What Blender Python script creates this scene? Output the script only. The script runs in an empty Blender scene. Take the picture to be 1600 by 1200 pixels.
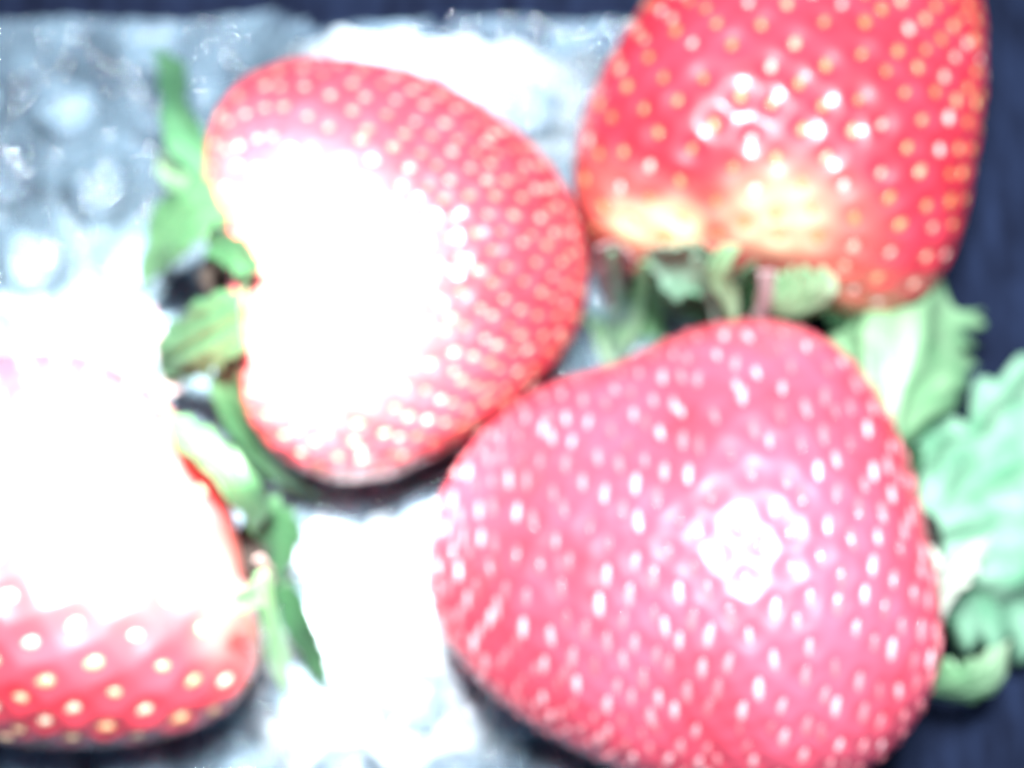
import bpy, math, random
import numpy as np
from mathutils import Vector, Matrix, kdtree

random.seed(7)
rng = np.random.default_rng(7)
MM = 0.001
scene = bpy.context.scene
col = scene.collection

# ------------------------------------------------------------------ camera
AIM = Vector((0, 0, 0.012))
DIST = 0.135
TILT = math.radians(17)
cam_data = bpy.data.cameras.new("Camera")
cam = bpy.data.objects.new("Camera", cam_data)
col.objects.link(cam)
cam.location = AIM + Vector((0, -math.sin(TILT), math.cos(TILT))) * DIST
cam.rotation_euler = (TILT, 0, 0)
cam_data.sensor_width = 36
cam_data.lens = 18 / (0.045 / DIST)
cam_data.clip_start = 0.005
cam_data.clip_end = 10
cam_data.dof.use_dof = True
cam_data.dof.focus_distance = 0.080
cam_data.dof.aperture_fstop = 24.0
scene.camera = cam

# ------------------------------------------------------------------ light
world = bpy.data.worlds.new("World")
scene.world = world
world.use_nodes = True
bg = world.node_tree.nodes["Background"]
bg.inputs[0].default_value = (0.36, 0.56, 1.0, 1)
bg.inputs[1].default_value = 0.17

def lamp(name, kind, loc, aim, energy, color, **kw):
    d = bpy.data.lights.new(name, kind)
    o = bpy.data.objects.new(name, d)
    col.objects.link(o)
    o.location = Vector(loc) * MM
    o.rotation_euler = (Vector(aim) * MM - o.location).to_track_quat('-Z', 'Y').to_euler()
    d.energy = energy
    d.color = color
    for k, v in kw.items():
        setattr(d, k, v)
    return o

# one torch held next to the camera: a hot centre, plus a wide dimmer lamp added as fill
lamp("torch_hot_spot", 'SPOT', (-13, 5, 165), (-28.5, -4.5, 0), 12.5, (1.0, 0.98, 0.90),
     spot_size=math.radians(21), spot_blend=0.75, shadow_soft_size=0.006)
lamp("added_spill", 'AREA', (3, -5, 178), (0, 0, 0), 1.1, (0.90, 0.96, 1.0),
     shape='DISK', size=0.034)

scene.view_settings.view_transform = 'Standard'
scene.view_settings.look = 'None'
scene.view_settings.exposure = 0.0
scene.view_settings.gamma = 1.0
scene.render.engine = 'CYCLES'
scene.cycles.filter_width = 2.8
scene.cycles.max_bounces = 8
scene.cycles.transparent_max_bounces = 16
scene.cycles.caustics_reflective = False
scene.cycles.caustics_refractive = False

# ------------------------------------------------------------------ helpers
CAM_R = cam.rotation_euler.to_matrix()
FPX = 800 / (0.045 / DIST)          # focal length in photograph pixels

def at(px, py, z):
    """the point at height z (mm) that the photograph shows at pixel px, py"""
    d = CAM_R @ Vector(((px - 800) / FPX, -(py - 600) / FPX, -1.0))
    t = (z * MM - cam.location.z) / d.z
    return cam.location + d * t

def link(name, mesh, parent=None, mat=None, smooth=True):
    o = bpy.data.objects.new(name, mesh)
    col.objects.link(o)
    if parent is not None:
        o.parent = parent
        o.matrix_parent_inverse = Matrix.Translation(-WORLD_LOC[parent.name])
    WORLD_LOC[o.name] = Vector((0, 0, 0))
    if mat is not None:
        mesh.materials.append(mat)
    if smooth:
        mesh.shade_smooth()
    return o

WORLD_LOC = {}

def empty(name, loc):
    o = bpy.data.objects.new(name, None)
    o.empty_display_size = 0.01
    col.objects.link(o)
    o.location = loc
    WORLD_LOC[o.name] = Vector(loc)
    return o

def mesh_from(name, v, f):
    m = bpy.data.meshes.new(name)
    m.from_pydata([tuple(map(float, p)) for p in v], [], [tuple(map(int, q)) for q in f])
    m.update()
    return m

# ------------------------------------------------------------------ materials
def material(name):
    m = bpy.data.materials.new(name)
    m.use_nodes = True
    nt = m.node_tree
    nt.nodes.clear()
    out = nt.nodes.new('ShaderNodeOutputMaterial')
    return m, nt, out

def node(nt, kind, **ins):
    n = nt.nodes.new(kind)
    for k, v in ins.items():
        n.inputs[k.replace('_', ' ')].default_value = v
    return n

def noise(nt, scale, detail=3.0, rough=0.5, coord='Object', stretch=None):
    tc = nt.nodes.new('ShaderNodeNewGeometry' if coord == 'Position' else 'ShaderNodeTexCoord')
    n = node(nt, 'ShaderNodeTexNoise', Scale=scale, Detail=detail, Roughness=rough)
    if stretch:
        mp = nt.nodes.new('ShaderNodeMapping')
        mp.inputs['Scale'].default_value = stretch
        nt.links.new(tc.outputs[coord], mp.inputs[0])
        nt.links.new(mp.outputs[0], n.inputs['Vector'])
    else:
        nt.links.new(tc.outputs[coord], n.inputs['Vector'])
    return n

def ramp(nt, fac, stops):
    r = nt.nodes.new('ShaderNodeValToRGB')
    el = r.color_ramp.elements
    while len(el) < len(stops):
        el.new(0.5)
    for e, (p, c) in zip(el, stops):
        e.position = p
        e.color = (*c, 1)
    nt.links.new(fac, r.inputs[0])
    return r

def mixc(nt, fac, a, b, mode='MIX'):
    m = nt.nodes.new('ShaderNodeMix')
    m.data_type = 'RGBA'
    m.blend_type = mode
    for s, x in ((0, fac), (6, a), (7, b)):
        if hasattr(x, 'links'):
            nt.links.new(x, m.inputs[s])
        else:
            m.inputs[s].default_value = x if s == 0 else (*x, 1)
    return m.outputs[2]

def flesh_material(name, red, pale, coat=0.5, coat_rough=0.2):
    m, nt, out = material(name)
    p = node(nt, 'ShaderNodeBsdfPrincipled', Roughness=0.46)
    p.inputs['Specular IOR Level'].default_value = 0.5
    p.inputs['Coat Weight'].default_value = coat
    p.inputs['Coat Roughness'].default_value = coat_rough
    p.inputs['Subsurface Weight'].default_value = 0.0
    p.inputs['Subsurface Radius'].default_value = (1.0, 0.35, 0.3)
    p.inputs['Subsurface Scale'].default_value = 0.0012
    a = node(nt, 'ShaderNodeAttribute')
    a.attribute_name = 'paleness'
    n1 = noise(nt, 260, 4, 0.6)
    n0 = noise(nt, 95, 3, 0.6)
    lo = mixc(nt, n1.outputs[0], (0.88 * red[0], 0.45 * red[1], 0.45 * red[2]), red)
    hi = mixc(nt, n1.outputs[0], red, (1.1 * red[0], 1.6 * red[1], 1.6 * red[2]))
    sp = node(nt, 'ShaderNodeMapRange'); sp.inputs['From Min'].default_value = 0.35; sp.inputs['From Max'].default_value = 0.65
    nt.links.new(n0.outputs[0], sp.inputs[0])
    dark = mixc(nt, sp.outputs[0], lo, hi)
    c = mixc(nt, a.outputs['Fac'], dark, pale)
    nt.links.new(c, p.inputs['Base Color'])
    n2 = noise(nt, 2200, 2, 0.5)
    b = node(nt, 'ShaderNodeBump', Strength=0.10, Distance=0.0003)
    nt.links.new(n2.outputs[0], b.inputs['Height'])
    nt.links.new(b.outputs[0], p.inputs['Normal'])
    nt.links.new(p.outputs[0], out.inputs[0])
    return m

def seed_material(name, cols):
    m, nt, out = material(name)
    p = node(nt, 'ShaderNodeBsdfPrincipled', Roughness=0.16)
    p.inputs['Specular IOR Level'].default_value = 0.7
    oi = nt.nodes.new('ShaderNodeObjectInfo')
    r = ramp(nt, oi.outputs['Random'], [(0, cols[0]), (0.5, cols[1]), (1, cols[2])])
    nt.links.new(r.outputs[0], p.inputs['Base Color'])
    nt.links.new(p.outputs[0], out.inputs[0])
    return m

def leaf_material(name, c0, c1, back, rough=0.42):
    m, nt, out = material(name)
    p = node(nt, 'ShaderNodeBsdfPrincipled', Roughness=rough)
    n1 = noise(nt, 330, 4, 0.6)
    r = ramp(nt, n1.outputs[0], [(0.3, c0), (0.7, c1)])
    geo = nt.nodes.new('ShaderNodeNewGeometry')
    a = node(nt, 'ShaderNodeAttribute')
    a.attribute_name = 'tipness'
    c = mixc(nt, a.outputs['Fac'], r.outputs[0], back)
    nt.links.new(c, p.inputs['Base Color'])
    n2 = noise(nt, 1400, 3, 0.6)
    b = node(nt, 'ShaderNodeBump', Strength=0.3, Distance=0.0004)
    nt.links.new(n2.outputs[0], b.inputs['Height'])
    nt.links.new(b.outputs[0], p.inputs['Normal'])
    p.inputs['Specular IOR Level'].default_value = 0.7
    tr = node(nt, 'ShaderNodeBsdfTranslucent')
    nt.links.new(c, tr.inputs[0])
    mx = node(nt, 'ShaderNodeMixShader', Fac=0.22)
    nt.links.new(p.outputs[0], mx.inputs[1])
    nt.links.new(tr.outputs[0], mx.inputs[2])
    nt.links.new(mx.outputs[0], out.inputs[0])
    return m

def film_material(name, lo, hi, tint=(0.50, 0.70, 0.96), whitened=False):
    m, nt, out = material(name)
    n1 = noise(nt, 900, 1.0, 0.5, 'Position')
    n2 = noise(nt, 150, 3, 0.6, 'Position')
    b = node(nt, 'ShaderNodeBump', Strength=1.0, Distance=0.0011)
    nt.links.new(n1.outputs[0], b.inputs['Height'])
    dif = node(nt, 'ShaderNodeBsdfDiffuse', Color=(*tint, 1))
    nt.links.new(b.outputs[0], dif.inputs['Normal'])
    glo = node(nt, 'ShaderNodeBsdfGlossy', Color=(1, 1, 1, 1), Roughness=0.05)
    nt.links.new(b.outputs[0], glo.inputs['Normal'])
    tra = node(nt, 'ShaderNodeBsdfTransparent', Color=(0.95, 0.97, 1, 1))
    fr = node(nt, 'ShaderNodeFresnel', IOR=1.65)
    nt.links.new(b.outputs[0], fr.inputs['Normal'])
    milk = node(nt, 'ShaderNodeMapRange')
    milk.inputs['To Min'].default_value = lo
    milk.inputs['To Max'].default_value = hi
    milk.inputs['From Min'].default_value = 0.32
    milk.inputs['From Max'].default_value = 0.68
    nt.links.new(n2.outputs[0], milk.inputs[0])
    fac = milk.outputs[0]
    if whitened:
        la = node(nt, 'ShaderNodeAttribute'); la.attribute_name = 'whiteness'
        mu = nt.nodes.new('ShaderNodeMath'); mu.operation = 'MULTIPLY'
        nt.links.new(la.outputs['Fac'], mu.inputs[0]); nt.links.new(fac, mu.inputs[1])
        fac = mu.outputs[0]
    m1 = nt.nodes.new('ShaderNodeMixShader')
    nt.links.new(fac, m1.inputs[0])
    nt.links.new(tra.outputs[0], m1.inputs[1])
    nt.links.new(dif.outputs[0], m1.inputs[2])
    m2 = nt.nodes.new('ShaderNodeMixShader')
    nt.links.new(fr.outputs[0], m2.inputs[0])
    nt.links.new(m1.outputs[0], m2.inputs[1])
    nt.links.new(glo.outputs[0], m2.inputs[2])
    nt.links.new(m2.outputs[0], out.inputs[0])
    return m

def table_material():
    m, nt, out = material('dark_blue_cloth')
    p = node(nt, 'ShaderNodeBsdfPrincipled', Roughness=0.9)
    p.inputs['Specular IOR Level'].default_value = 0.08
    n1 = noise(nt, 200, 6, 0.75, stretch=(3.0, 0.6, 1))
    r = ramp(nt, n1.outputs[0], [(0.32, (0.003, 0.004, 0.011)), (0.68, (0.017, 0.027, 0.064))])
    nt.links.new(r.outputs[0], p.inputs['Base Color'])
    b = node(nt, 'ShaderNodeBump', Strength=0.4, Distance=0.0006)
    nt.links.new(n1.outputs[0], b.inputs['Height'])
    nt.links.new(b.outputs[0], p.inputs['Normal'])
    nt.links.new(p.outputs[0], out.inputs[0])
    return m

RED = flesh_material('strawberry_red', (0.63, 0.056, 0.084), (0.86, 0.60, 0.42))
RED_DEEP = flesh_material('strawberry_deep_red', (0.58, 0.030, 0.052), (0.92, 0.66, 0.40))
RED_PINK = flesh_material('strawberry_pink_red', (0.66, 0.074, 0.120), (0.80, 0.30, 0.28), 0.5, 0.34)
SEED_TAN_GLINT = seed_material('seed_husk_tan_glint', [(0.42, 0.20, 0.06), (0.55, 0.32, 0.14), (0.78, 0.60, 0.55)])  # tan husks; the palest ones have glints put into their colour
SEED_PINK = seed_material('seed_husk_pink', [(0.58, 0.22, 0.15), (0.64, 0.32, 0.22), (0.74, 0.50, 0.40)])
SEED_CREAM = seed_material('seed_husk_cream', [(0.60, 0.30, 0.16), (0.66, 0.42, 0.26), (0.75, 0.58, 0.46)])
SEED_RED_GLINT = seed_material('seed_husk_red_glint', [(0.64, 0.13, 0.16), (0.70, 0.25, 0.28), (0.84, 0.55, 0.58)])  # pink husks; the pale end of the ramp paints white glints
LEAF = leaf_material('sepal_green', (0.018, 0.070, 0.026), (0.036, 0.115, 0.050), (0.08, 0.16, 0.085), 0.55)
CORE = leaf_material('calyx_core_brown', (0.006, 0.003, 0.002), (0.014, 0.007, 0.004), (0.01, 0.006, 0.003), 0.9)
LEAF_PALE = leaf_material('sepal_pale_green', (0.20, 0.46, 0.22), (0.36, 0.60, 0.34), (0.60, 0.68, 0.52))
LEAF_SAGE = leaf_material('sepal_sage_green', (0.035, 0.105, 0.045), (0.06, 0.16, 0.075), (0.12, 0.21, 0.12), 0.5)
LEAF_SAGE2 = leaf_material('sepal_soft_green', (0.06, 0.19, 0.09), (0.11, 0.28, 0.14), (0.2, 0.34, 0.2), 0.5)
LEAF_MID = leaf_material('sepal_mid_green', (0.12, 0.36, 0.20), (0.42, 0.68, 0.50), (0.62, 0.78, 0.68), 0.30)
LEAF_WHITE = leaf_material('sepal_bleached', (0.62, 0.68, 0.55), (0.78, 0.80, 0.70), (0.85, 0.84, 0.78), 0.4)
LEAF_PINK = leaf_material('sepal_pink', (0.40, 0.32, 0.30), (0.64, 0.46, 0.48), (0.58, 0.32, 0.42))
LEAF_DARK = leaf_material('sepal_dark_green', (0.018, 0.085, 0.030), (0.04, 0.15, 0.055), (0.08, 0.20, 0.08))
FILM = film_material('clear_plastic_film', 0.10, 0.44, (0.56, 0.80, 0.98))
FILM_CRUMPLED = film_material('crumpled_plastic_film', 0.75, 1.1, (0.80, 0.92, 1.0), True)
TABLE = table_material()

# ------------------------------------------------------------------ the surface under everything
n = 40
gx = np.linspace(-0.6, 0.6, n)
V = [(x, y, -0.0012) for y in gx for x in gx]
F = [(j * n + i, j * n + i + 1, (j + 1) * n + i + 1, (j + 1) * n + i) for j in range(n - 1) for i in range(n - 1)]
table = link('table_surface', mesh_from('table_surface', V, F), None, TABLE)
table['kind'] = 'structure'
table['label'] = 'dark navy blue surface under the bubble wrap'

# ------------------------------------------------------------------ strawberries
def cube_sphere(k):
    """unit directions of a cube sphere with shared edges"""
    key, V, F = {}, [], []
    def vid(p):
        q = tuple(int(round(c)) for c in p)
        if q not in key:
            key[q] = len(V)
            w = np.array([math.tan(c / k * math.pi / 4) for c in q])
            V.append(w / np.linalg.norm(w))
        return key[q]
    for ax in range(3):
        for s in (-1, 1):
            b, c = (ax + 1) % 3, (ax + 2) % 3
            for i in range(-k, k, 2):
                for j in range(-k, k, 2):
                    q = []
                    for (di, dj) in ((0, 0), (2, 0), (2, 2), (0, 2)):
                        p = [0, 0, 0]
                        p[ax] = s * k; p[b] = i + di; p[c] = j + dj
                        q.append(vid(p))
                    F.append(q if s > 0 else q[::-1])
    return np.array(V), F

SPH_V, SPH_F = cube_sphere(104)

def seed_mesh(mat):
    V, F = [], []
    nu, nv = 10, 6
    for j in range(nv + 1):
        t = j / nv
        z = -math.cos(math.pi * t)
        r = math.sin(math.pi * t) * (1.0 - 0.28 * z)
        for i in range(nu):
            a = 2 * math.pi * i / nu
            V.append((z * 0.62 * MM, r * math.cos(a) * 0.44 * MM, r * math.sin(a) * 0.27 * MM))
    for j in range(nv):
        for i in range(nu):
            F.append((j * nu + i, j * nu + (i + 1) % nu, (j + 1) * nu + (i + 1) % nu, (j + 1) * nu + i))
    m = mesh_from('seed', V, F)
    m.materials.append(mat)
    m.shade_smooth()
    return m

SEED_MESHES = {m.name: seed_mesh(m) for m in (SEED_TAN_GLINT, SEED_PINK, SEED_RED_GLINT, SEED_CREAM)}
FOOT = []

def strawberry(label, outline, mid, height, crown_px, tip_px, n_seeds, mat, paleness, lift=0.0,
               jit=0.10, dimple=0.30, dim_r=0.95, seed_scale=1.0, crown_cut=0.90, seed=None, pale_and_glare_spots=(), long=1.0, wide=1.0, taper=0.10, turn=0.45):
    """outline: the fruit's contour in the photograph; mid: height of its equator; height: half thickness (mm)"""
    seed = seed or SEED_TAN_GLINT
    SEED_MESH = SEED_MESHES[seed.name]
    P = np.array([at(x, y, mid)[:2] for x, y in outline])
    c = np.array([*at(*[(a + b) / 2 for a, b in zip(crown_px, tip_px)], mid)[:2]])
    cr = np.array(at(*crown_px, mid)[:2]); tp = np.array(at(*tip_px, mid)[:2])
    # radius by angle, smoothed
    Q = np.concatenate([P, P[:1]])
    dense = np.concatenate([np.linspace(Q[i], Q[i + 1], 60, endpoint=False) for i in range(len(P))]) - c
    th = np.arctan2(dense[:, 1], dense[:, 0]); rr = np.hypot(dense[:, 0], dense[:, 1])
    o = np.argsort(th); th, rr = th[o], rr[o]
    tg = np.linspace(-math.pi, math.pi, 512, endpoint=False)
    rg = np.interp(tg, th, rr, period=2 * math.pi)
    ft = np.fft.rfft(rg)
    kk = np.arange(len(ft))
    ft *= np.exp(-(kk / 15.0) ** 2)
    rg = np.fft.irfft(ft, 512)
    axis = tp - cr
    L = np.linalg.norm(axis); axis = axis / L
    ax3 = np.array([axis[0], axis[1], lift]); ax3 /= np.linalg.norm(ax3)
    ph = rng.uniform(0, 6.28, 9)

    def surf(u):
        u = np.atleast_2d(u)
        t = np.arctan2(u[:, 1], u[:, 0])
        R = np.interp(t, tg, rg, period=2 * math.pi)
        s = np.clip(u @ np.array([axis[0], axis[1], 0]), -1, 1)   # -1 crown, 1 tip
        ch = np.hypot(u[:, 0], u[:, 1])
        H = height * MM * np.where(u[:, 2] > 0, 1 - taper * s, 1 - 0.06 * s)
        lump = 1 + 0.016 * np.sin(3.1 * u[:, 0] + 2.3 * u[:, 1] + ph[0]) + 0.014 * np.sin(5.3 * u[:, 1] - 4.1 * u[:, 2] + ph[1]) \
            + 0.012 * np.sin(6.7 * u[:, 0] + 5.9 * u[:, 2] + ph[2])
        lump = 1 + (lump - 1) * np.clip(1.3 * np.abs(u[:, 2]), 0, 1)
        x = c[0] + R * u[:, 0] * lump
        y = c[1] + R * u[:, 1] * lump
        z = mid * MM + H * u[:, 2] * lump
        # shallow dish where the calyx sits
        d = np.clip((-(u @ ax3) - 0.90) / 0.10, 0, 1)
        x = x + axis[0] * d * d * 0.8 * MM
        y = y + axis[1] * d * d * 0.8 * MM
        return np.stack([x, y, z], 1)

    def normals(u):
        e = 1e-3
        a = np.cross(u, np.array([0.31, 0.77, 0.55])); a /= np.linalg.norm(a, axis=1)[:, None]
        b = np.cross(u, a)
        def nz(w): return w / np.linalg.norm(w, axis=1)[:, None]
        nn = np.cross(surf(nz(u + e * a)) - surf(nz(u - e * a)), surf(nz(u + e * b)) - surf(nz(u - e * b)))
        nn = nz(nn)
        return nn * np.sign((nn * u).sum(1))[:, None]

    # seeds on a golden spiral about the fruit's axis
    k = np.arange(n_seeds) + 0.5
    s = 1 - 2 * k / n_seeds
    fi = k * 2.399963 + ph[3]
    e1 = np.cross(ax3, [0, 0, 1.0]); e1 /= np.linalg.norm(e1); e2 = np.cross(ax3, e1)
    rad = np.sqrt(1 - s * s)
    U = s[:, None] * ax3 + (rad * np.cos(fi))[:, None] * e1 + (rad * np.sin(fi))[:, None] * e2
    U += rng.normal(0, jit * 2 / math.sqrt(n_seeds), U.shape)
    U /= np.linalg.norm(U, axis=1)[:, None]
    U = U[(U @ ax3) > -crown_cut]
    S = surf(U); SN = normals(U)

    V = surf(SPH_V); N = normals(SPH_V)
    kd = kdtree.KDTree(len(S))
    for i, p in enumerate(S):
        kd.insert(p, i)
    kd.balance()
    dist = np.array([kd.find(p)[2] for p in V]) / MM
    q = dist / dim_r
    V = V + N * (MM * (-dimple * np.exp(-q * q) + 0.10 * np.exp(-((q - 1.7) / 0.7) ** 2)))[:, None]
    root = empty('strawberry', (c[0], c[1], (mid - height) * MM))
    root['label'] = label
    root['category'] = 'strawberry'
    root['group'] = 'strawberries on the bubble wrap'
    m = mesh_from('flesh', V, SPH_F)
    sv = SPH_V @ ax3
    a = m.attributes.new('paleness', 'FLOAT', 'POINT')
    edge, soft, amount = paleness
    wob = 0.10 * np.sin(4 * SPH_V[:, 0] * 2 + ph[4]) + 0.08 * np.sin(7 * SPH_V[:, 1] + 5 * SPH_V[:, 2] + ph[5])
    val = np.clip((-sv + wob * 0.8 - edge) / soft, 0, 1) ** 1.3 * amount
    for (sx, sy, sr, am) in pale_and_glare_spots:  # pale flesh on one fruit, glare painted as pale flesh on the others
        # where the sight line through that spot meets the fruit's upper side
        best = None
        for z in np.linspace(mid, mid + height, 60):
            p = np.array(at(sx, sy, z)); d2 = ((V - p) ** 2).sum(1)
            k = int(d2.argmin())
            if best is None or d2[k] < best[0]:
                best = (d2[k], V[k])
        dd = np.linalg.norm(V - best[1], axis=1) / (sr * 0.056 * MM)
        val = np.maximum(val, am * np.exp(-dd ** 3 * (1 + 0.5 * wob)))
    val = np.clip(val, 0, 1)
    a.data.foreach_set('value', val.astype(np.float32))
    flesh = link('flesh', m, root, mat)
    # seeds: the ones that face up and towards the viewer are parts, the rest one joined part
    vd = np.array(cam.location) - S; vd /= np.linalg.norm(vd, axis=1)[:, None]
    facing = (vd * SN).sum(1)
    order = np.argsort(-facing)
    single = [i for i in order if facing[i] > -0.05][:300]
    rest = [i for i in order if i not in set(single) and facing[i] > -0.75]
    def frame(i):
        nz = Vector(SN[i]); tx = Vector(ax3) - nz * nz.dot(Vector(ax3)); tx.normalize()
        ty = nz.cross(tx)
        M = Matrix((tx, ty, nz)).transposed()
        sc = seed_scale * (0.78 + 0.44 * random.random())
        Mx = (M @ Matrix.Rotation(random.uniform(-turn, turn), 3, 'Z') @ Matrix.Diagonal((sc * long, sc * wide, sc))).to_4x4()
        Mx.translation = Vector(S[i]) - nz * (dimple - 0.10) * MM
        return Mx
    inv = Matrix.Translation(-root.location)
    for i in single:
        o = bpy.data.objects.new('seed', SEED_MESH)
        col.objects.link(o)
        o.parent = root
        o.matrix_local = inv @ frame(i)
    if rest:
        VV, FF = [], []
        for i in rest:
            Mx = frame(i); b = len(VV)
            VV += [Mx @ v.co for v in SEED_MESH.vertices]
            FF += [tuple(b + x for x in p.vertices) for p in SEED_MESH.polygons]
        o = link('far_side_seeds', mesh_from('far_side_seeds', VV, FF), root, seed)
        o['kind'] = 'stuff'
    FOOT.append((c[0], c[1], rg, tg, mid, height))
    return root

def patch(name, rows, parent, mat, cup=0.0, pleat=0.0, pleats=3, rough=0.15, nu=48, nv=27, thick=0.2, paletip=0.6):
    """a leaf blade through rows of (px, py, z) from its base to its tip"""
    G = np.array([[tuple(at(*p)) for p in r] for r in rows])
    def resample(A, n):
        k = len(A)
        t = np.linspace(0, k - 1, n)
        out = []
        for x in t:
            i = min(int(x), k - 2); f = x - i
            p0, p1, p2, p3 = A[max(i - 1, 0)], A[i], A[i + 1], A[min(i + 2, k - 1)]
            out.append(0.5 * ((2 * p1) + (-p0 + p2) * f + (2 * p0 - 5 * p1 + 4 * p2 - p3) * f * f + (-p0 + 3 * p1 - 3 * p2 + p3) * f ** 3))
        return np.array(out)
    G = resample(G, nu)
    G = np.stack([resample(g, nv) if g.shape[0] > 2 else np.linspace(g[0], g[1], nv) for g in G])
    du = np.gradient(G, axis=0); dv = np.gradient(G, axis=1)
    N = np.cross(du, dv); N /= (np.linalg.norm(N, axis=2)[..., None] + 1e-9)
    if N[..., 2].mean() < 0:
        N = -N
    v = np.linspace(-1, 1, nv)[None, :]; u = np.linspace(0, 1, nu)[:, None]
    w = np.linalg.norm(G[:, -1] - G[:, 0], axis=1)[:, None] / MM
    a, b = rng.uniform(0, 6.28, 2)
    off = cup * w * (v * v - 0.4) + pleat * np.cos(math.pi * pleats * v + a + 0.9 * np.sin(4.2 * u + b) + 0.5 * np.sin(2.3 * v + 3 * u)) * np.clip(u * 3, 0, 1) * np.clip(w / 5, 0, 1) \
        + rough * np.sin(9 * u + 3 * v + b)
    fine = np.clip(w / 7, 0.15, 1)
    off = off + fine * (-0.22 * np.exp(-(v / 0.07) ** 2) + 0.11 * np.sin(2 * math.pi * (5.5 * u - 2.4 * np.abs(v)) + a) * np.clip(1.2 * np.abs(v), 0, 1))
    G = G + N * (off * MM)[..., None]
    # ragged margin
    mid_ = G.mean(axis=1, keepdims=True)
    uu = u[:, 0]
    for side, q in ((0, 1.0), (1, 2.3)):
        jag = 0.10 * np.sin(17 * uu * q + a) + 0.08 * np.sin(31 * uu + b * q) + 0.06 * np.abs(np.sin(23 * uu + q))
        wgt = np.clip((-v if side == 0 else v), 0, 1) ** 2
        G = G + (G - mid_) * (jag[:, None] * wgt)[..., None]
    G[..., 2] = np.maximum(G[..., 2], 0.4 * MM)
    V = G.reshape(-1, 3)
    F = [(j * nv + i, j * nv + i + 1, (j + 1) * nv + i + 1, (j + 1) * nv + i) for j in range(nu - 1) for i in range(nv - 1)]
    m = mesh_from(name, V, F)
    at_ = m.attributes.new('tipness', 'FLOAT', 'POINT')
    t = (np.clip((u - 0.45) / 0.55, 0, 1) * paletip + 0.2 * np.exp(-(v / 0.10) ** 2) + 0 * v)
    at_.data.foreach_set('value', np.clip(t, 0, 1).reshape(-1).astype(np.float32))
    o = link(name, m, parent, mat)
    s = o.modifiers.new('thickness', 'SOLIDIFY')
    s.thickness = thick * MM
    s.offset = -1
    return o

def blade(name, left, right, tip, parent, mat, **kw):
    rows = [[l, r] for l, r in zip(left, right)]
    e = 0.04
    l, r = left[-1], right[-1]
    t0 = tuple(t + (a - t) * e for t, a in zip(tip, l)); t1 = tuple(t + (a - t) * e for t, a in zip(tip, r))
    return patch(name, rows + [[t0, t1]], parent, mat, **kw)

def calyx(root, px, py, z, r_mm, mat, aim):
    """the small disc that carries the sepals, with a cut stem"""
    c = at(px, py, z)
    d = (at(*aim) - c).normalized()
    q = d.to_track_quat('Z', 'Y').to_matrix().to_4x4()
    q.translation = c
    V, F = [], []
    prof = [(0, -0.6), (0.7, -0.6), (1.0, -0.15), (0.85, 0.25), (0.42, 0.40), (0.36, 0.7), (0.30, 0.9), (0, 0.92)]
    nseg = 20
    for j, (r, h) in enumerate(prof):
        for i in range(nseg):
            a = 2 * math.pi * i / nseg
            w = 1 + 0.06 * math.sin(5 * a + j)
            V.append(q @ Vector((r * r_mm * w * math.cos(a) * MM, r * r_mm * w * math.sin(a) * MM, h * r_mm * 0.6 * MM)))
    for j in range(len(prof) - 1):
        for i in range(nseg):
            F.append((j * nseg + i, j * nseg + (i + 1) % nseg, (j + 1) * nseg + (i + 1) % nseg, (j + 1) * nseg + i))
    m = mesh_from('calyx', V, F)
    m.attributes.new('tipness', 'FLOAT', 'POINT')
    return link('calyx', m, root, mat)

# --- the middle fruit, pale shoulders with glare painted into their colour
A = strawberry('wide strawberry with pale shoulders with glare painted on them and small dense seeds, wedged between the other three',
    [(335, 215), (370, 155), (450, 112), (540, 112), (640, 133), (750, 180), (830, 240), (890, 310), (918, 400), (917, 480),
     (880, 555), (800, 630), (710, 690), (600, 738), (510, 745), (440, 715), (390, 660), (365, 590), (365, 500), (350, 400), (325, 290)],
    16.5, 14.0, (350, 420), (918, 435), 780, RED, (0.55, 0.6, 0.2), lift=-0.05, pale_and_glare_spots=[(470, 470, 175, 0.26)], dim_r=0.8, seed_scale=0.68, jit=0.2, seed=SEED_PINK)  # the pale spot paints glare into the flesh colour
# --- top right, tip beyond the frame
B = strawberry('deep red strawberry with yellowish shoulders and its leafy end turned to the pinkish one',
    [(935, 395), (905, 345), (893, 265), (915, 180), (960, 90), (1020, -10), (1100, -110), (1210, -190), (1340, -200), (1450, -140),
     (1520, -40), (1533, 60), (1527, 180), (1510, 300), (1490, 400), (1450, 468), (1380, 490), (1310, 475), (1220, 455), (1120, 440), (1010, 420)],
    17.0, 14.5, (1170, 440), (1300, -190), 600, RED_DEEP, (0.62, 0.60, 0.55), lift=0.10, pale_and_glare_spots=[(985, 355, 50, 1.0), (1050, 355, 50, 1.0), (1215, 345, 85, 0.7)], seed_scale=0.78, taper=0.42, jit=0.16, dimple=0.32, dim_r=1.0)
# --- bottom left, half out of frame
C = strawberry('strawberry with blown-out white shoulder and large pale seeds beside the bare bubble wrap',
    [(400, 960), (412, 1020), (385, 1085), (310, 1140), (200, 1165), (60, 1170), (-80, 1150), (-220, 1080), (-310, 960), (-330, 850),
     (-280, 720), (-150, 620), (-20, 575), (60, 555), (150, 560), (240, 610), (310, 690), (360, 770), (390, 860)],
    16.5, 14.0, (385, 880), (-320, 880), 330, RED, (0.80, 0.3, 0.3), pale_and_glare_spots=[(200, 760, 170, 0.18)], seed_scale=1.0, dimple=0.42, dim_r=1.5, seed=SEED_CREAM)  # the pale spot paints glare onto the shoulder
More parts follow.
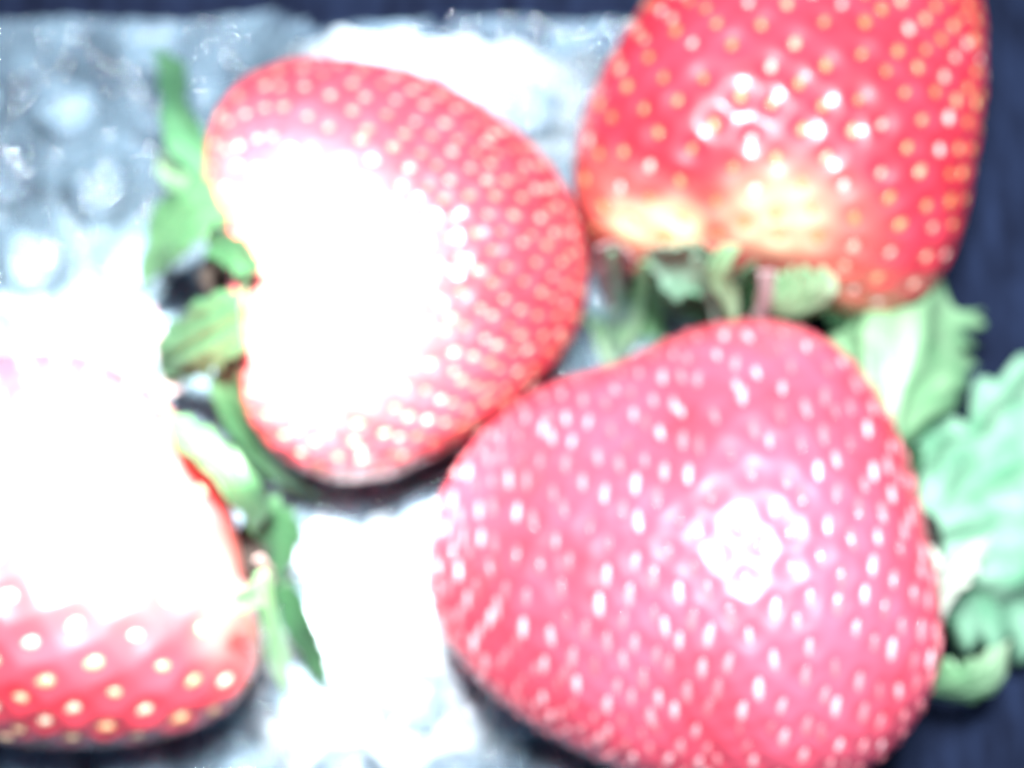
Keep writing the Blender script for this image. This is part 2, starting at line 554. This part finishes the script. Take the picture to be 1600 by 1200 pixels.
# --- bottom right
D = strawberry('largest strawberry, pinkish red with many white glints painted as pale seeds, big green leaves at its blunt end',
    [(662, 920), (672, 840), (700, 750), (755, 675), (820, 622), (880, 594), (940, 588), (1000, 562), (1060, 530), (1130, 512), (1210, 516),
     (1280, 548), (1335, 605), (1390, 700), (1425, 800), (1450, 900), (1462, 990), (1450, 1080), (1400, 1165), (1330, 1225), (1220, 1255),
     (1100, 1240), (960, 1200), (850, 1145), (750, 1070), (690, 990)],
    17.5, 15.0, (1440, 900), (664, 890), 900, RED_PINK, (0.80, 0.3, 0.4), seed_scale=0.72, long=0.65, wide=2.5, turn=0.18, taper=0.38, dimple=0.15, dim_r=1.0, jit=0.24, seed=SEED_RED_GLINT)  # seeds stretched across the axis into the shape of glints

# ------------------------------------------------------------------ sepals
ha = calyx(A, 338, 430, 16, 2.6, CORE, (200, 430, 14))
blade('sepal', [(322, 300, 17), (268, 228, 17), (256, 160, 15), (248, 110, 12)], [(338, 262, 20), (320, 212, 19), (292, 160, 17), (288, 105, 13)], (238, 70, 10), ha, LEAF_SAGE2, cup=0.15, paletip=0.15)
blade('sepal', [(330, 320, 15), (280, 300, 13), (250, 270, 11)], [(330, 285, 18), (285, 262, 16), (258, 245, 13)], (246, 236, 10), ha, LEAF_PALE, cup=0.1)
blade('sepal', [(345, 292, 22), (290, 298, 20), (245, 340, 16), (226, 400, 12)], [(358, 352, 26), (322, 376, 24), (288, 404, 20), (250, 428, 14)], (220, 458, 9), ha, LEAF_SAGE, cup=0.12, pleat=0.3, paletip=0.25)
blade('sepal', [(322, 372, 24), (360, 368, 28), (392, 386, 30.5)], [(320, 396, 24), (350, 412, 27), (382, 432, 29)], (405, 420, 31), ha, LEAF, cup=0.15, paletip=0.3)
blade('sepal', [(385, 446, 29), (322, 470, 25), (274, 500, 19), (248, 540, 14)], [(380, 545, 28), (346, 572, 24), (310, 592, 19), (276, 592, 14)], (252, 585, 11), ha, LEAF_SAGE, cup=-0.10, pleat=0.25, paletip=0.2)
blade('sepal', [(338, 560, 20), (346, 625, 18), (374, 695, 14), (430, 748, 9)], [(378, 560, 24), (388, 630, 20), (412, 690, 15), (462, 740, 9)], (508, 784, 4), ha, LEAF, cup=0.2, paletip=0.3)
blade('sepal', [(262, 620, 11), (250, 590, 9), (238, 540, 7)], [(285, 600, 12), (270, 565, 10), (252, 530, 7)], (236, 475, 5), ha, LEAF_PINK, cup=0.1)

hc = calyx(C, 392, 860, 16, 2.6, CORE, (520, 860, 12))
blade('sepal', [(398, 835, 22), (352, 775, 28), (302, 722, 29), (268, 682, 28)], [(425, 800, 20), (398, 752, 25), (342, 692, 26), (296, 655, 26)], (258, 645, 26), hc, LEAF_SAGE, cup=0.15, paletip=0.5)
blade('sepal', [(385, 810, 20), (398, 850, 18), (415, 890, 14)], [(402, 765, 20), (445, 790, 18), (468, 835, 15)], (440, 915, 11), hc, LEAF, cup=0.15, paletip=0.1)
blade('sepal', [(398, 895, 20), (412, 980, 13), (426, 1040, 8)], [(420, 895, 20), (438, 980, 13), (452, 1040, 8)], (452, 1095, 3), hc, LEAF_PALE, cup=0.2)
blade('sepal', [(422, 920, 16), (446, 980, 12), (478, 1040, 7)], [(458, 905, 16), (488, 970, 12), (508, 1025, 7)], (510, 1084, 4), hc, LEAF, cup=0.15, paletip=0.3)
blade('sepal', [(402, 905, 24), (370, 922, 29), (348, 934, 30)], [(410, 945, 23), (378, 956, 28), (350, 958, 30)], (332, 952, 30.5), hc, LEAF_PALE, cup=0.1)
blade('sepal', [(398, 870, 22), (412, 895, 19)], [(412, 868, 22), (428, 898, 19)], (420, 935, 15), hc, LEAF_PINK, cup=0.1)

hb = calyx(B, 1150, 440, 15, 3.0, CORE, (1130, 560, 12))
blade('sepal', [(932, 378, 24), (930, 420, 18), (944, 460, 12)], [(990, 388, 26), (984, 415, 20), (972, 460, 13)], (966, 508, 8), hb, LEAF_PINK, cup=0.15)
blade('sepal', [(1120, 446, 20), (1085, 452, 20), (1045, 442, 18)], [(1112, 388, 26), (1085, 374, 27), (1045, 376, 25)], (1008, 396, 20), hb, LEAF_MID, cup=0.2, paletip=0.4)
blade('sepal', [(1150, 515, 11), (1100, 518, 10), (1045, 500, 10)], [(1140, 474, 18), (1090, 466, 17), (1040, 440, 17)], (1012, 415, 17), hb, LEAF_SAGE2, cup=-0.15, paletip=0.0)
blade('sepal', [(1104, 400, 29), (1102, 425, 27), (1120, 462, 23)], [(1152, 378, 29), (1135, 420, 26), (1152, 458, 22)], (1146, 522, 17), hb, LEAF_PALE, cup=0.25)
blade('sepal', [(1135, 470, 19), (1150, 445, 22), (1160, 425, 25)], [(1190, 470, 18), (1190, 445, 22), (1185, 425, 24)], (1180, 410, 26), hb, LEAF_SAGE2, cup=0.25, paletip=0.0)
blade('sepal', [(1186, 420, 25), (1184, 460, 22), (1174, 500, 18)], [(1212, 425, 25), (1208, 465, 22), (1200, 500, 18)], (1184, 530, 15), hb, LEAF_PINK, cup=0.2)
blade('sepal', [(1205, 498, 14), (1240, 500, 16), (1280, 492, 19)], [(1205, 448, 23), (1240, 446, 25), (1290, 436, 26)], (1310, 452, 25), hb, LEAF_PALE, cup=0.2)
blade('sepal', [(1000, 430, 8), (935, 470, 1.5), (925, 520, 1.2)], [(1040, 470, 8), (1035, 510, 1.5), (1020, 555, 1.2)], (945, 572, 1.2), hb, LEAF_PALE, cup=0.1, pleat=0.5, pleats=5)  # added leaf that stands in for green reflections in the bubbles

hd = calyx(D, 1436, 850, 15, 3.2, CORE, (1580, 850, 12))
patch('sepal', [
    [(1375, 690, 14), (1383, 696, 15), (1392, 702, 15), (1400, 704, 15), (1408, 703, 14), (1416, 700, 13), (1424, 694, 11)],
    [(1340, 620, 15), (1358, 625, 17), (1378, 634, 17), (1400, 640, 17), (1424, 646, 16), (1450, 648, 14), (1475, 642, 10)],
    [(1312, 560, 14), (1340, 560, 17), (1370, 562, 18), (1405, 568, 18), (1440, 580, 17), (1475, 592, 14), (1505, 592, 10)],
    [(1312, 520, 13), (1340, 515, 16), (1372, 515, 17), (1410, 515, 18), (1450, 525, 17), (1485, 540, 14), (1512, 552, 10)],
    [(1325, 494, 12), (1350, 498, 15), (1380, 482, 16), (1425, 478, 17), (1462, 490, 16), (1490, 502, 13), (1508, 520, 10)],
    [(1330, 482, 11), (1352, 494, 14), (1392, 470, 15), (1436, 474, 16), (1478, 434, 14), (1494, 486, 12), (1538, 486, 9)]],
    hd, LEAF_PALE, pleat=0.45, pleats=3, rough=0.3, nv=40, nu=40, paletip=0.1)
patch('sepal', [
    [(1418, 800, 13), (1425, 830, 14), (1432, 870, 14), (1438, 905, 13), (1440, 940, 11)],
    [(1425, 730, 10), (1480, 770, 13), (1490, 850, 13), (1490, 920, 12), (1480, 985, 8)],
    [(1480, 655, 8), (1530, 720, 11), (1555, 830, 12), (1550, 930, 11), (1530, 1000, 6)],
    [(1545, 606, 7), (1600, 690, 10), (1625, 820, 11), (1615, 930, 10), (1585, 1012, 5)],
    [(1630, 565, 6), (1680, 680, 8), (1700, 800, 9), (1690, 920, 8), (1650, 1000, 4)],
    [(1700, 580, 4), (1745, 690, 6), (1775, 800, 6), (1745, 900, 5), (1700, 970, 3)]],
    hd, LEAF_MID, pleat=1.1, pleats=4, rough=0.6, nv=60, nu=60, paletip=0.25)
blade('sepal', [(1404, 790, 22), (1412, 845, 23), (1432, 890, 22)], [(1424, 785, 19), (1438, 840, 20), (1460, 868, 20)], (1470, 895, 19), hd, LEAF_WHITE, cup=0.2)
blade('sepal', [(1444, 1030, 20), (1440, 935, 23), (1450, 900, 24), (1500, 858, 22)], [(1464, 1020, 17), (1478, 950, 19), (1505, 908, 20), (1530, 878, 20)], (1552, 838, 18), hd, LEAF_WHITE, cup=0.1, paletip=0.9)
blade('sepal', [(1452, 1035, 13), (1500, 1048, 15), (1540, 1032, 14)], [(1450, 1098, 8), (1515, 1104, 9), (1572, 1070, 9)], (1578, 1000, 12), hd, LEAF_PALE, cup=-0.15)
blade('sepal', [(1440, 700, 12), (1435, 760, 13), (1440, 800, 13)], [(1400, 690, 15), (1408, 760, 16), (1420, 800, 16)], (1432, 830, 15), hd, LEAF, cup=0.1)

# the tangle of thin sepals between the two right-hand fruits
for l, r, t, m_ in [
        ([(948, 392, 25), (952, 430, 20), (958, 470, 14)], [(962, 390, 25), (968, 430, 20), (972, 470, 14)], (950, 540, 5), LEAF_MID),
        ([(1000, 405, 20), (992, 450, 14), (985, 500, 8)], [(1018, 410, 20), (1010, 455, 14), (1002, 505, 8)], (975, 560, 4), LEAF_PALE),
        ([(1150, 425, 24), (1165, 450, 21)], [(1168, 420, 24), (1180, 448, 21)], (1172, 500, 17), LEAF_DARK),
        ([(1210, 470, 20), (1225, 490, 17)], [(1232, 462, 21), (1248, 482, 18)], (1262, 515, 14), LEAF_PINK),
        ([(1080, 400, 26), (1092, 440, 22)], [(1100, 396, 27), (1112, 436, 23)], (1120, 505, 17), LEAF_MID),
        ([(1285, 480, 14), (1300, 505, 13)], [(1300, 470, 15), (1318, 492, 14)], (1328, 530, 12), LEAF)]:
    blade('sepal', l, r, t, hb, m_, cup=0.25)

# ------------------------------------------------------------------ bubble wrap
wrap = empty('bubble_wrap', (0, 0, 0))
wrap['label'] = 'clear bubble wrap sheet with round air bubbles lying under the strawberries'
wrap['category'] = 'bubble wrap'
EDGE = [(-700, 10), (-300, 26), (0, 18), (240, 22), (440, 28), (500, 52), (600, 57), (690, 64), (760, 58), (860, 62), (960, 60), (1100, 66), (1240, 60),
        (1250, 300), (1215, 560), (1225, 800), (1195, 1000), (1150, 1300), (1120, 1500), (400, 1560), (-700, 1500)]
EP = [at(x, y, 3.5 if y < 100 and x > 480 else 0) for x, y in EDGE]
def inside(x, y):
    r = False
    for (a, b) in zip(EP, EP[1:] + EP[:1]):
        if (a.y > y) != (b.y > y) and x < (b.x - a.x) * (y - a.y) / (b.y - a.y) + a.x:
            r = not r
    return r
def ripple(x, y):
    x, y = x / MM, y / MM
    k = 1 / (1 + math.exp(-(x + 21) / 2.5))
    lift = k * 0.36 * math.log(1 + math.exp((y - 17) / 1.5)) * 1.5
    return MM * (lift + 0.35 * math.sin(0.31 * x + 0.22 * y) + 0.28 * math.sin(0.73 * x - 0.51 * y + 1) + 0.16 * math.sin(1.9 * x + 0.6 * y) + 0.14 * math.sin(0.7 * x - 2.1 * y + 2)) 
# base film: grid cells clipped to the outline, edge row pulled onto the border
st = 0.9 * MM
xs = np.arange(min(p.x for p in EP), max(p.x for p in EP), st)
ys = np.arange(min(p.y for p in EP), max(p.y for p in EP), st)
idx, V, F = {}, [], []
for j, y in enumerate(ys):
    for i, x in enumerate(xs):
        if inside(x, y):
            idx[(i, j)] = len(V)
            V.append((x, y, max(ripple(x, y), -0.8 * MM)))
for (i, j), a in idx.items():
    q = [(i, j), (i + 1, j), (i + 1, j + 1), (i, j + 1)]
    if all(k in idx for k in q):
        F.append([idx[k] for k in q])
sheet = link('film_sheet', mesh_from('film_sheet', V, F), wrap, FILM)

def bubble_mesh(k):
    """a slightly slack, wrinkled air bubble, 1 unit = its radius"""
    nr, na = 12, 36
    r0 = random.Random(k)
    w = [(r0.randint(2, 9), r0.uniform(0, 6.28), r0.uniform(0.0, 0.045)) for _ in range(6)]
    dent = (r0.uniform(-0.6, 0.6), r0.uniform(-0.6, 0.6), r0.uniform(0.0, 0.35))
    V, F = [(0, 0, 0)], []
    def zz(x, y, t, a):
        z = (1 - t ** 3.2) ** 0.6
        z *= 1 + sum(am * math.sin(f * a + p + 5 * t) for f, p, am in w) * t
        z -= dent[2] * math.exp(-((x - dent[0]) ** 2 + (y - dent[1]) ** 2) / 0.10)
        return z
    V[0] = (0, 0, zz(0, 0, 0, 0))
    for j in range(1, nr + 1):
        t = math.sin(j / nr * math.pi / 2)
        for i in range(na):
            a = 2 * math.pi * i / na
            x, y = t * math.cos(a), t * math.sin(a)
            V.append((x, y, zz(x, y, t, a)))
    for i in range(na):
        F.append((0, 1 + i, 1 + (i + 1) % na))
    for j in range(nr - 1):
        for i in range(na):
            F.append((1 + j * na + i, 1 + (j + 1) * na + i, 1 + (j + 1) * na + (i + 1) % na, 1 + j * na + (i + 1) % na))
    m = mesh_from('bubble', V, F)
    m.materials.append(FILM)
    m.shade_smooth()
    return m
BUB = [bubble_mesh(k) for k in range(7)]

def roof(x, y):
    """height of the underside of any fruit over this point (mm), or None"""
    best = None
    for cx, cy, rg, tg, mid, h in FOOT:
        d = math.hypot(x - cx, y - cy)
        R = np.interp(math.atan2(y - cy, x - cx), tg, rg, period=2 * math.pi)
        if d < R:
            z = mid - h * math.sqrt(1 - (d / R) ** 2)
            best = z if best is None else min(best, z)
    return best

P = 9.3 * MM
row = 0
y = -0.075
lim = [at(-260, 1450, 0), at(1260, 20, 0)]
while y < 0.07:
    x = -0.09 + (P / 2 if row % 2 else 0)
    while x < 0.06:
        cx, cy = x + random.uniform(-.4, .4) * MM + 0.10 * y, y + random.uniform(-.4, .4) * MM - 0.06 * x
        r = random.uniform(3.7, 4.25) * MM
        if all(inside(cx + 1.05 * r * math.cos(a), cy + 1.05 * r * math.sin(a)) for a in np.linspace(0, 6.28, 9)) \
                and lim[0].x < cx < lim[1].x and lim[0].y < cy < lim[1].y + 0.01:
            h = random.uniform(2.8, 4.0)
            zr = roof(cx, cy)
            if zr is not None:
                h = max(1.0, min(h, zr - 0.3))
            o = bpy.data.objects.new('bubble', random.choice(BUB))
            col.objects.link(o)
            o.parent = wrap
            o.location = (cx, cy, ripple(cx, cy) + 0.05 * MM)
            o.rotation_euler = (0, 0, random.uniform(0, 6.28))
            o.scale = (r, r * random.uniform(0.93, 1.07), h * MM)
        x += P
    y += P * 0.866
    row += 1

# added crumpled film, milky white; along the edge its colour imitates a reflection
def crumple(name, label, top, bot, x0, x1, z0, whiteness, nu=120, nv=60):
    V, F, LY = [], [], []
    for i in range(nu):
        x = x0 + (x1 - x0) * i / (nu - 1)
        y0 = np.interp(x, *zip(*top)); y1 = np.interp(x, *zip(*bot))
        e = min(1, 6 * i / (nu - 1), 6 * (1 - i / (nu - 1)))
        for j in range(nv):
            t = j / (nv - 1)
            yy = y0 + (y1 - y0) * t + (2.5 * math.sin(x * 0.06) + 1 * math.sin(x * 0.19 + 1)) * (1 - t)
            xx = x + (9 * math.sin(yy * 0.045) + 5 * math.sin(yy * 0.13 + 2)) * (1 - e)
            w = at(xx, yy, z0)
            X, Y = w.x / MM, w.y / MM
            z = 1.6 + ripple(w.x, w.y) / MM + 0.5 * math.sin(1.1 * X + 0.8 * math.sin(0.9 * Y)) + 0.35 * math.sin(2.3 * Y + 1.3 * math.sin(1.2 * X)) \
                + 0.22 * abs(math.sin(2.9 * X + 1.9 * Y)) + 0.22 * abs(math.sin(1.7 * X - 3.1 * Y))
            z = z * min(1, 4 * t + 0.25) * min(1, 5 * (1 - t) + 0.05)
            V.append((w.x, w.y, max(z, 0.35) * MM))
            LY.append(np.interp(x, *zip(*whiteness)) * min(1, 3.5 * (1 - t)) * (0.35 + 0.65 * e))
    for i in range(nu - 1):
        for j in range(nv - 1):
            a = i * nv + j
            F.append((a, a + 1, a + nv + 1, a + nv))
    m = mesh_from(name, V, F)
    at_ = m.attributes.new('whiteness', 'FLOAT', 'POINT')
    at_.data.foreach_set('value', np.array(LY, np.float32))
    o = link(name, m, wrap, FILM_CRUMPLED)
    o['label'] = label
    return o
crumple('edge_glare_fold', 'added white fold painting the reflection along the edge of the bubble wrap',
        [(440, 66), (500, 52), (560, 55), (600, 57), (690, 66), (760, 57), (860, 62), (985, 60)],
        [(440, 170), (540, 180), (620, 200), (700, 230), (760, 270), (840, 330), (900, 360), (985, 330)],
        440, 985, 4.5, [(440, 0.5), (520, 1), (740, 1), (820, 0.7), (880, 0.32), (985, 0.22)])
crumple('folded_patch', 'milky white fold of bubble wrap between the fruits',
        [(380, 822), (470, 822), (600, 798), (700, 762), (800, 725)], [(380, 1300), (800, 1300)],
        380, 800, 2.0, [(380, 0.3), (450, 0.45), (490, 0.95), (680, 0.95), (740, 0.6), (800, 0.4)])
